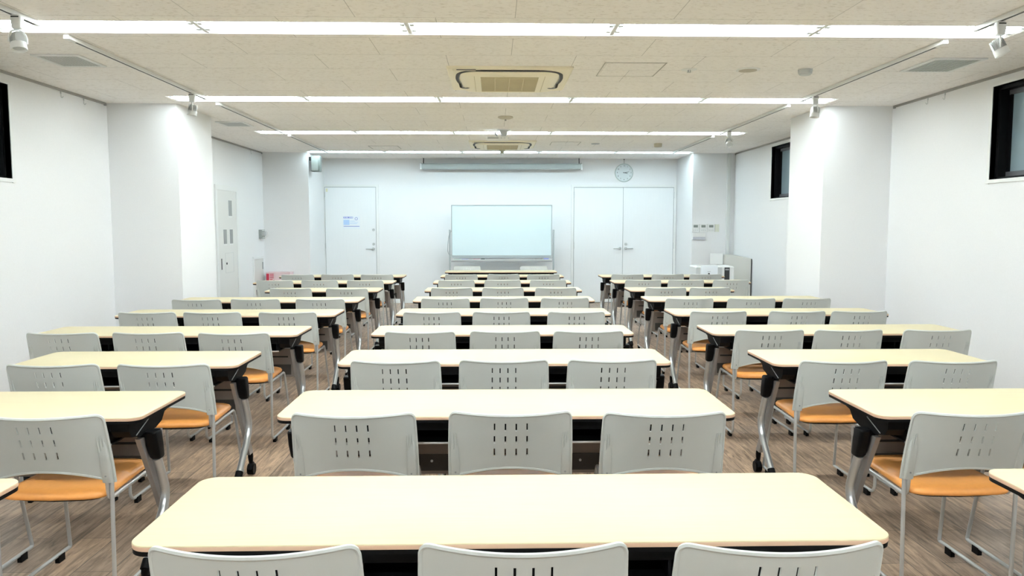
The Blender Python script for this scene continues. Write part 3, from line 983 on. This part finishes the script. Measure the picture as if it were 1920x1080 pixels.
er = MB().loft(rrect(0.09, 0.045, 0.008, 3), [(0.002, 0), (0, 0.004), (0, 0.024), (0.004, 0.028)]).build('whiteboard_eraser', M_blue, loc=(0.138 + 0.80, YWB - 0.042, zt3 + 0.0005))
tag(er, 'blue whiteboard eraser at the right end of the tray', 'eraser')
er = MB().loft(rrect(0.07, 0.04, 0.008, 3), [(0.002, 0), (0, 0.004), (0, 0.024), (0.004, 0.028)]).build('whiteboard_eraser', M_ink, loc=(0.138 - 0.34, YWB - 0.042, zt3 + 0.0005))
tag(er, 'black whiteboard eraser left of the tray middle', 'eraser')

# ------------------------------------------------------------------ chair
def shell_mesh():
    HW = 0.2275
    xs = set()
    for c_ in (-0.0607, -0.0202, 0.0202, 0.0607):
        xs |= {round(c_ - 0.0030, 5), round(c_ + 0.0030, 5)}
    for c_ in (0, 0.0405, 0.085, 0.11, 0.135, 0.16, 0.18, 0.195, 0.206, 0.213, 0.219, 0.224, 0.2275):
        xs |= {c_, -c_}
    xs = sorted(xs)
    slots = [(0.590, 0.620), (0.642, 0.672), (0.694, 0.724)]
    zlev = [0.0, 0.5, 0.575, 0.590, 0.620, 0.642, 0.672, 0.694, 0.724, 0.738, 0.750, 0.757]
    R_ = 0.024
    def zc(x, i):
        s = x / HW
        zb_ = 0.484 + 0.056 * (1 - abs(s) ** 2.0)
        d = HW - abs(x)
        zt_ = 0.758 - 0.004 * (1 - s * s) - ((R_ - math.sqrt(max(0, R_ * R_ - (R_ - d) ** 2))) if d < R_ else 0)
        if i == 0:
            return zb_
        if i == 1:
            return (zb_ + 0.575) / 2
        if i <= 8:
            return zlev[i]
        return 0.724 + (zt_ - 0.724) * (zlev[i] - 0.724) / (0.757 - 0.724)
    def yc(x, z):
        s = x / HW
        t_ = max(0.0, (z - 0.484) / 0.273)
        return -0.062 * t_ ** 1.15 - 0.060 * (1 - abs(s) ** 2.0) * (0.72 + 0.28 * t_)
    def wx(x, z):
        t_ = max(0.0, (z - 0.484) / 0.273)
        return x * (1.025 - 0.03 * t_ ** 2)
    bm = bmesh.new()
    g = [[bm.verts.new((wx(x_, zc(x_, i)), yc(x_, zc(x_, i)), zc(x_, i))) for x_ in xs] for i in range(len(zlev))]
    for i in range(len(zlev) - 1):
        for j in range(len(xs) - 1):
            xm = (xs[j] + xs[j + 1]) / 2
            hole = any(abs(zlev[i] - a) < 1e-6 for a, b_ in slots) and any(abs(xm - c_) < 0.002 for c_ in (-0.0607, -0.0202, 0.0202, 0.0607))
            if not hole:
                bm.faces.new((g[i][j], g[i][j + 1], g[i + 1][j + 1], g[i + 1][j]))
    bm.normal_update()
    bm.faces.ensure_lookup_table()
    nrm = bm.faces[0].normal.copy()
    bmesh.ops.solidify(bm, geom=bm.faces[:], thickness=0.006)
    me = bpy.data.meshes.new('backrest')
    bm.to_mesh(me)
    bm.free()
    mb = MB()
    mb.v = [tuple(v.co) for v in me.vertices]
    mb.f = [list(p.vertices) for p in me.polygons]
    mb.mi = [0] * len(mb.f)
    off = 0.003 if nrm.y < 0 else 0.003
    P = lambda x_, i: Vector((wx(x_, zc(x_, i)), yc(x_, zc(x_, i)) + off * (1 if True else 0), zc(x_, i)))
    n = len(zlev) - 1
    edge = [P(xs[0], i) for i in range(0, n)] + [P(x_, n) for x_ in xs] + [P(xs[-1], i) for i in range(n - 1, -1, -1)] + [P(x_, 0) for x_ in reversed(xs[1:-1])]
    cl = [edge[0]]
    for p in edge[1:]:
        if (p - cl[-1]).length > 0.004:
            cl.append(p)
    mb.tube(cl, 0.0062, 6, True)
    for s in (-1, 1):
        rings = []
        for z, w_, d_ in ((0.484, 0.034, 0.024), (0.488, 0.036, 0.026), (0.58, 0.035, 0.025), (0.61, 0.033, 0.021), (0.635, 0.028, 0.010), (0.648, 0.02, 0.004)):
            xx, yy = s * 0.2105, yc(s * 0.2105, z) + 0.002
            rings.append([(xx + u, yy + v, z) for u, v in rrect(w_, d_, min(0.007, d_ * 0.45), 3)()])
        mb.rings(rings)
        for dx in (-0.007, 0.0, 0.007):
            mb.tube([(s * 0.2085 + dx * 1.3, yc(s * 0.2085 + s * dx, z) - 0.003, z) for z in (0.61, 0.65, 0.675)], [0.004, 0.0036, 0.0008], 5)
    return mb

def make_chair():
    r = empty('classroom_chair', (0, 0, 0))
    shell_mesh().build('backrest', M_shell, r, 40)
    for s in (-1, 1):
        b = MB()
        b.cyl((s * 0.2105, -0.025, 0.513), (s * 0.2105, -0.016, 0.513), 0.0035, 10)
        b.build('screw', M_grey, r)
    # seat: wide, rounded, rear edge bowed out, thin waterfall front
    def outline(i):
        pts = []
        N = 44
        for q in range(N):
            a = 2 * PI * q / N
            c_, s_ = math.cos(a), math.sin(a)
            e = 0.24
            ux = math.copysign(abs(c_) ** e, c_)
            uy = math.copysign(abs(s_) ** e, s_)
            yy = 0.195 + uy * (0.215 - i)
            wv = 0.207 - 0.018 * (uy + 1) / 2
            xx = ux * (wv - i)
            if uy < -0.5:
                yy -= 0.022 * (1 - ux * ux)
            else:
                yy += 0.012 * (1 - ux * ux) * max(0, uy)
            pts.append((xx, yy))
        return pts
    b = MB()
    b.loft(outline, [(0.012, 0.421), (0.002, 0.425), (0.0, 0.434), (0.006, 0.445), (0.022, 0.453), (0.05, 0.456), (0.09, 0.453), (0.15, 0.450)])
    b.build('seat', M_orange, r, 60)
    b = MB()
    b.loft(outline, [(0.04, 0.407), (0.028, 0.4205)])
    b.build('seat_pan', M_black, r, 0)
    for s in (-1, 1):
        b = MB()
        pts = [(s * 0.208, -0.012, 0.56), (s * 0.207, -0.006, 0.47), (s * 0.203, 0.012, 0.4125), (s * 0.192, 0.392, 0.4125), (s * 0.196, 0.402, 0.37), (s * 0.212, 0.462, 0.033), (s * 0.214, 0.44, 0.0325), (s * 0.216, 0.02, 0.0325), (s * 0.217, -0.004, 0.06), (s * 0.222, 0.001, 0.56)]
        b.tube(bend(pts, 0.035, 4), 0.0080, 10)
        b.build('side_frame', M_chrome, r, 50)
        for y in (0.07, 0.385):
            b = MB()
            b.box(s * 0.2145 - 0.0095, y - 0.022, 0.0, s * 0.2145 + 0.0095, y + 0.022, 0.032)
            b.build('glide', M_black, r, 0)
    for y in (0.09, 0.33):
        MB().cyl((-0.198, y, 0.399), (0.198, y, 0.399), 0.0065, 8).build('crossbar', M_chrome, r)
    return r

def chair_at(o, x, y, rz):
    o.location = (x, y, 0)
    o.rotation_euler = (0, 0, rz)

# ------------------------------------------------------------------ table
D = 0.49
def make_table(Wd):
    r = empty('folding_desk', (0, 0, 0))
    yc = D / 2
    b = MB()
    b.loft(rrect(Wd, D, 0.05, 8, 0, yc), [(0.0010, 0.7065), (0.0, 0.7085), (0.0, 0.7175), (0.0012, 0.7195), (0.0025, 0.72)])
    top = b.build('tabletop', [M_top, M_topedge], r, 30)
    n = 36
    for p in top.data.polygons:
        if abs(p.normal.z) < 0.5:
            p.material_index = 1
    b = MB()
    b.loft(rrect(Wd, D, 0.05, 8, 0, yc), [(0.010, 0.6935), (0.0015, 0.6950), (0.0010, 0.7065)])
    b.build('edge_band', M_black, r, 30)
    h = Wd / 2
    # shallow black book shelf under the top
    b = MB()
    b.box(-h + 0.13, 0.05, 0.600, h - 0.13, 0.40, 0.606)
    b.box(-h + 0.13, 0.394, 0.606, h - 0.13, 0.40, 0.6935)
    b.box(-h + 0.13, 0.046, 0.655, h - 0.13, 0.056, 0.6935)
    for i in range(5):
        xx = -h + 0.14 + (Wd - 0.29) * i / 4
        b.box(xx, 0.056, 0.604, xx + 0.008, 0.394, 0.6935)
    b.build('book_shelf', M_black, r, 0)
    MB().cyl((-h + 0.13, 0.046, 0.603), (h - 0.13, 0.046, 0.603), 0.005, 8).build('shelf_rail', M_slegs, r)
    b = MB()
    b.box(-h + 0.10, 0.412, 0.525, h - 0.10, 0.436, 0.565)
    b.box(-h + 0.10, 0.420, 0.355, h - 0.10, 0.430, 0.525)
    pn = b.build('modesty_panel', M_taupe, r, smooth=0)
    MB().box(-h + 0.17, 0.4175, 0.497, h - 0.17, 0.4205, 0.507).build('panel_slot', M_dark, pn, smooth=0)
    MB().box(-h + 0.15, 0.417, 0.37, h - 0.15, 0.4205, 0.445).build('panel_recess_shade', mat('panel_shadow_strip', (0.06, 0.055, 0.05), 0.6), pn, smooth=0)  # raised strip, shade of the panel's lower recess put into its dark colour
    b = MB()
    nx = 3 if Wd < 1.5 else 5
    for i in range(nx):
        xx = -h + 0.24 + (Wd - 0.48) * i / (nx - 1)
        b.cyl((xx, 0.417, 0.415), (xx, 0.413, 0.415), 0.006, 8)
    b.build('panel_screws', M_alu, pn)
    for s in (-1, 1):
        # flip bracket under the top
        poly = [(0.035, 0.6935), (0.465, 0.6935), (0.44, 0.675), (0.36, 0.66), (0.33, 0.628), (0.27, 0.612), (0.13, 0.612), (0.06, 0.628), (0.04, 0.655)]
        xa, xb = sorted((s * (h - 0.125), s * (h - 0.055)))
        MB().prism(poly, xa, xb, 'x').build('flip_bracket', M_black, r, smooth=0)
        MB().tube([(s * (h - 0.052), 0.09, 0.628), (s * (h - 0.052), 0.20, 0.668)], 0.0022, 6).build('lock_rod', M_grey, r)
        b = MB()
        b.prism([(0.30, 0.665), (0.335, 0.665), (0.325, 0.64), (0.335, 0.62), (0.31, 0.615), (0.30, 0.64)], s * (h - 0.15) - 0.012, s * (h - 0.15) + 0.012, 'x')
        b.build('latch', M_lgrey, r, smooth=0)
        # side leg: black shoulder, curved silver tube to the near foot, flat bar to the far foot
        xl = s * (h - 0.030)
        b = MB()
        b.rings([[(xl + u, y_ + v, z) for u, v in rrect(w, d_, 0.014, 4)()] for w, d_, y_, z in ((0.044, 0.060, 0.185, 0.622), (0.050, 0.070, 0.187, 0.615), (0.050, 0.068, 0.200, 0.56), (0.046, 0.056, 0.217, 0.507), (0.040, 0.046, 0.22, 0.499))])
        b.build('shoulder', M_black, r)
        MB().box(xl - s * 0.022 - 0.03, 0.16, 0.600, xl - s * 0.022 + 0.03, 0.24, 0.616).build('shoulder_cap', M_black, r, smooth=0)
        lg = MB().tube(bend([(xl, 0.214, 0.50), (xl, 0.262, 0.40), (xl, 0.285, 0.335), (xl, 0.262, 0.275), (xl, 0.095, 0.11)], 0.05, 5), 0.0185, 12).build('leg', M_silver, r)
        MB().tube([(xl, 0.101, 0.116), (xl, 0.072, 0.087)], 0.0205, 12).build('leg_cap', M_black, lg)
        xf = s * (h - 0.066)
        b = MB()
        b.rings([[(xf + u, y_ + v, z) for u, v in ((-0.010, -0.028), (0.010, -0.028), (0.010, 0.028), (-0.010, 0.028))] for y_, z in ((0.155, 0.60), (0.235, 0.45), (0.395, 0.13))])
        lg2 = b.build('leg', M_flat, r, 0)
        MB().box(*[min(xl, xf) - 0.0, 0.20, 0.50, max(xl, xf), 0.235, 0.53]).build('leg_link', M_slegs, r, smooth=0)
        for (x_, y_, zt_, par) in ((xf, 0.405, 0.13, lg2), (xl - s * 0.0, 0.070, 0.095, lg)):
            cs = empty('caster', (0, 0, 0))
            cs.parent = r
            MB().tube([(x_, y_, zt_), (x_, y_, zt_ - 0.02), (x_, y_ + 0.004, 0.058)], [0.014, 0.016, 0.010], 10).build('stem', M_black, cs)
            b = MB()
            b.cyl((x_ - 0.018, y_ + 0.012, 0.032), (x_ + 0.018, y_ + 0.012, 0.032), 0.032, 20)
            b.build('wheel', M_black, cs)
            b = MB()
            b.tube([(x_, y_ + 0.012 + 0.033 * math.cos(a_), 0.032 + 0.033 * math.sin(a_)) for a_ in [math.radians(t_) for t_ in range(10, 171, 20)]], 0.012, 8)
            b.build('hood', M_black, cs)
    return r

chair0 = make_chair()
table18 = make_table(1.80)
table12 = make_table(1.20)
first = {}
def inst(src, key):
    if key not in first:
        first[key] = 1
        return src
    return copy_tree(src)

ORD = ['nearest', 'second', 'third', 'fourth', 'fifth', 'sixth', 'seventh', 'eighth', 'ninth', 'tenth']
LIM = {}
# (x centre, near edge y)
CT = [(0.047, 1.718), (0.052, 2.902), (0.058, 4.025), (0.059, 5.132), (0.080, 6.291), (0.097, 7.452), (0.106, 8.627), (0.105, 9.839), (0.118, 11.040), (0.110, 12.163)]
def table_label(i, col, short=False):
    if col == 'centre' and i == 9:
        return 'teacher desk alone at the front, long cream-topped desk before the whiteboard'
    ex = 'short two-seat' if short else 'long'
    if i == 0 and col != 'centre':
        return '%s cream-topped black-edged desk cut off at the %s picture edge, lowest one' % (ex, col)
    return '%s cream-topped flip desk, %s from the camera in the %s column' % (ex, ORD[i], col)
for i, (x, y) in enumerate(CT):
    o = inst(table18, 't18')
    o.location = (x, y, 0)
    LIM['centre', i] = (x - 0.9, x + 0.9, y)
    tag(o, table_label(i, 'centre'), 'desk', 'cream-topped flip desks')
LT = [(-1.37, 1.72, 1.8), (-1.366, 2.906, 1.8), (-1.361, 3.996, 1.2), (-1.336, 5.126, 1.8), (-1.317, 6.26, 1.8), (-1.332, 7.42, 1.8), (-1.316, 8.61, 1.2), (-1.316, 9.85, 1.8), (-1.321, 11.07, 1.8)]
RT = [(1.479, 1.74, 1.8), (1.491, 2.868, 1.8), (1.495, 3.975, 1.2), (1.496, 5.112, 1.8), (1.504, 6.235, 1.8), (1.526, 7.43, 1.8), (1.553, 8.60, 1.2), (1.563, 9.83, 1.8), (1.565, 10.99, 1.8)]
for i, (xe, y, w) in enumerate(LT):
    o = inst(table18 if w > 1.5 else table12, 't18' if w > 1.5 else 't12')
    wq = 1.28 if i == 6 else w
    o.scale = (wq / w, 1, 1)
    o.location = (xe - wq / 2, y, 0)
    LIM['left', i] = (xe - wq, xe, y)
    tag(o, table_label(i, 'left', w < 1.5), 'desk', 'cream-topped flip desks')
for i, (xe, y, w) in enumerate(RT):
    o = inst(table18 if w > 1.5 else table12, 't18' if w > 1.5 else 't12')
    o.location = (xe + w / 2, y, 0)
    LIM['right', i] = (xe, xe + w, y)
    tag(o, table_label(i, 'right', w < 1.5), 'desk', 'cream-topped flip desks')

CH = {
 'centre': [[(-0.527, 1.69), (0.064, 1.69), (0.633, 1.68)], [(-0.527, 2.873), (0.061, 2.885), (0.644, 2.86)], [(-0.512, 3.975), (0.05, 3.99), (0.617, 3.985)],
            [(-0.491, 5.065), (0.072, 5.085), (0.627, 5.074)], [(-0.505, 6.208), (0.058, 6.216), (0.684, 6.204)], [(-0.47, 7.37), (0.097, 7.40), (0.701, 7.395)],
            [(-0.477, 8.62), (0.099, 8.61), (0.701, 8.60)], [(-0.491, 9.80), (0.108, 9.83), (0.702, 9.82)], [(-0.477, 10.963), (0.134, 11.014), (0.736, 10.95)]],
 'left': [None, [(-2.27, 2.88), (-1.665, 2.87)], [(-2.232, 3.919), (-1.627, 3.907)], [(-2.848, 5.066), (-2.269, 5.067), (-1.699, 5.03)],
          [(-2.846, 6.252), (-2.282, 6.241), (-1.673, 6.23)], [(-2.887, 7.31), (-2.277, 7.341), (-1.661, 7.335)], [(-2.297, 8.62), (-1.621, 8.55)],
          [(-2.864, 9.86), (-2.232, 9.83), (-1.647, 9.81)], [(-2.885, 11.0), (-2.251, 11.04), (-1.677, 10.99)]],
 'right': [None, [(1.797, 2.84), (2.36, 2.86)], [(1.812, 3.927), (2.405, 3.916)], [(1.852, 5.102), (2.385, 5.091), (3.0, 5.079)],
           [(1.837, 6.221), (2.484, 6.209), (3.046, 6.199)], [(1.881, 7.325), (2.478, 7.309), (3.021, 7.30)], [(1.937, 8.615), (2.491, 8.62)],
           [(1.917, 9.80), (2.47, 9.792), (3.106, 9.785)], [(1.921, 10.986), (2.506, 10.977), (3.135, 10.97)]],
}
for col, rows in CH.items():
    for i, row in enumerate(rows):
        if not row:
            continue
        for j, (x, y) in enumerate(row):
            o = inst(chair0, 'ch')
            mg = 0.322 if (col, i) == ('left', 6) else 0.312
            x = min(max(x, LIM[col, i][0] + mg), LIM[col, i][1] - mg)
            y = min(y, LIM[col, i][2] - 0.013)
            chair_at(o, x, y, math.radians(random.uniform(-0.5, 0.5)))
            if len(row) == 3:
                w = ['left', 'middle', 'right'][j]
            elif i == 1:
                w = {('left', 0): 'outer', ('left', 1): 'aisle-side', ('right', 0): 'aisle-side', ('right', 1): 'outer'}[(col, j)]
            else:
                w = ['left', 'right'][j]
            ai = (col == 'left' and j == len(row) - 1) or (col == 'right' and j == 0)
            t_ = 'grey chair, orange seat in view' if ai else 'grey slotted-back chair'
            tag(o, '%s, %s place at %s desk, %s column' % (t_, w, ORD[i], col), 'chair', 'grey slotted-back chairs at the desks')
for j, (x, y) in enumerate([(-0.465, 13.03), (0.68, 13.03)]):
    o = inst(chair0, 'ch')
    chair_at(o, x, y, PI)
    tag(o, 'pale chair facing the room behind the teacher desk, %s one under the whiteboard' % ('left' if j == 0 else 'right'), 'chair', 'teacher chairs by the whiteboard')
bpy.context.view_layer.update()
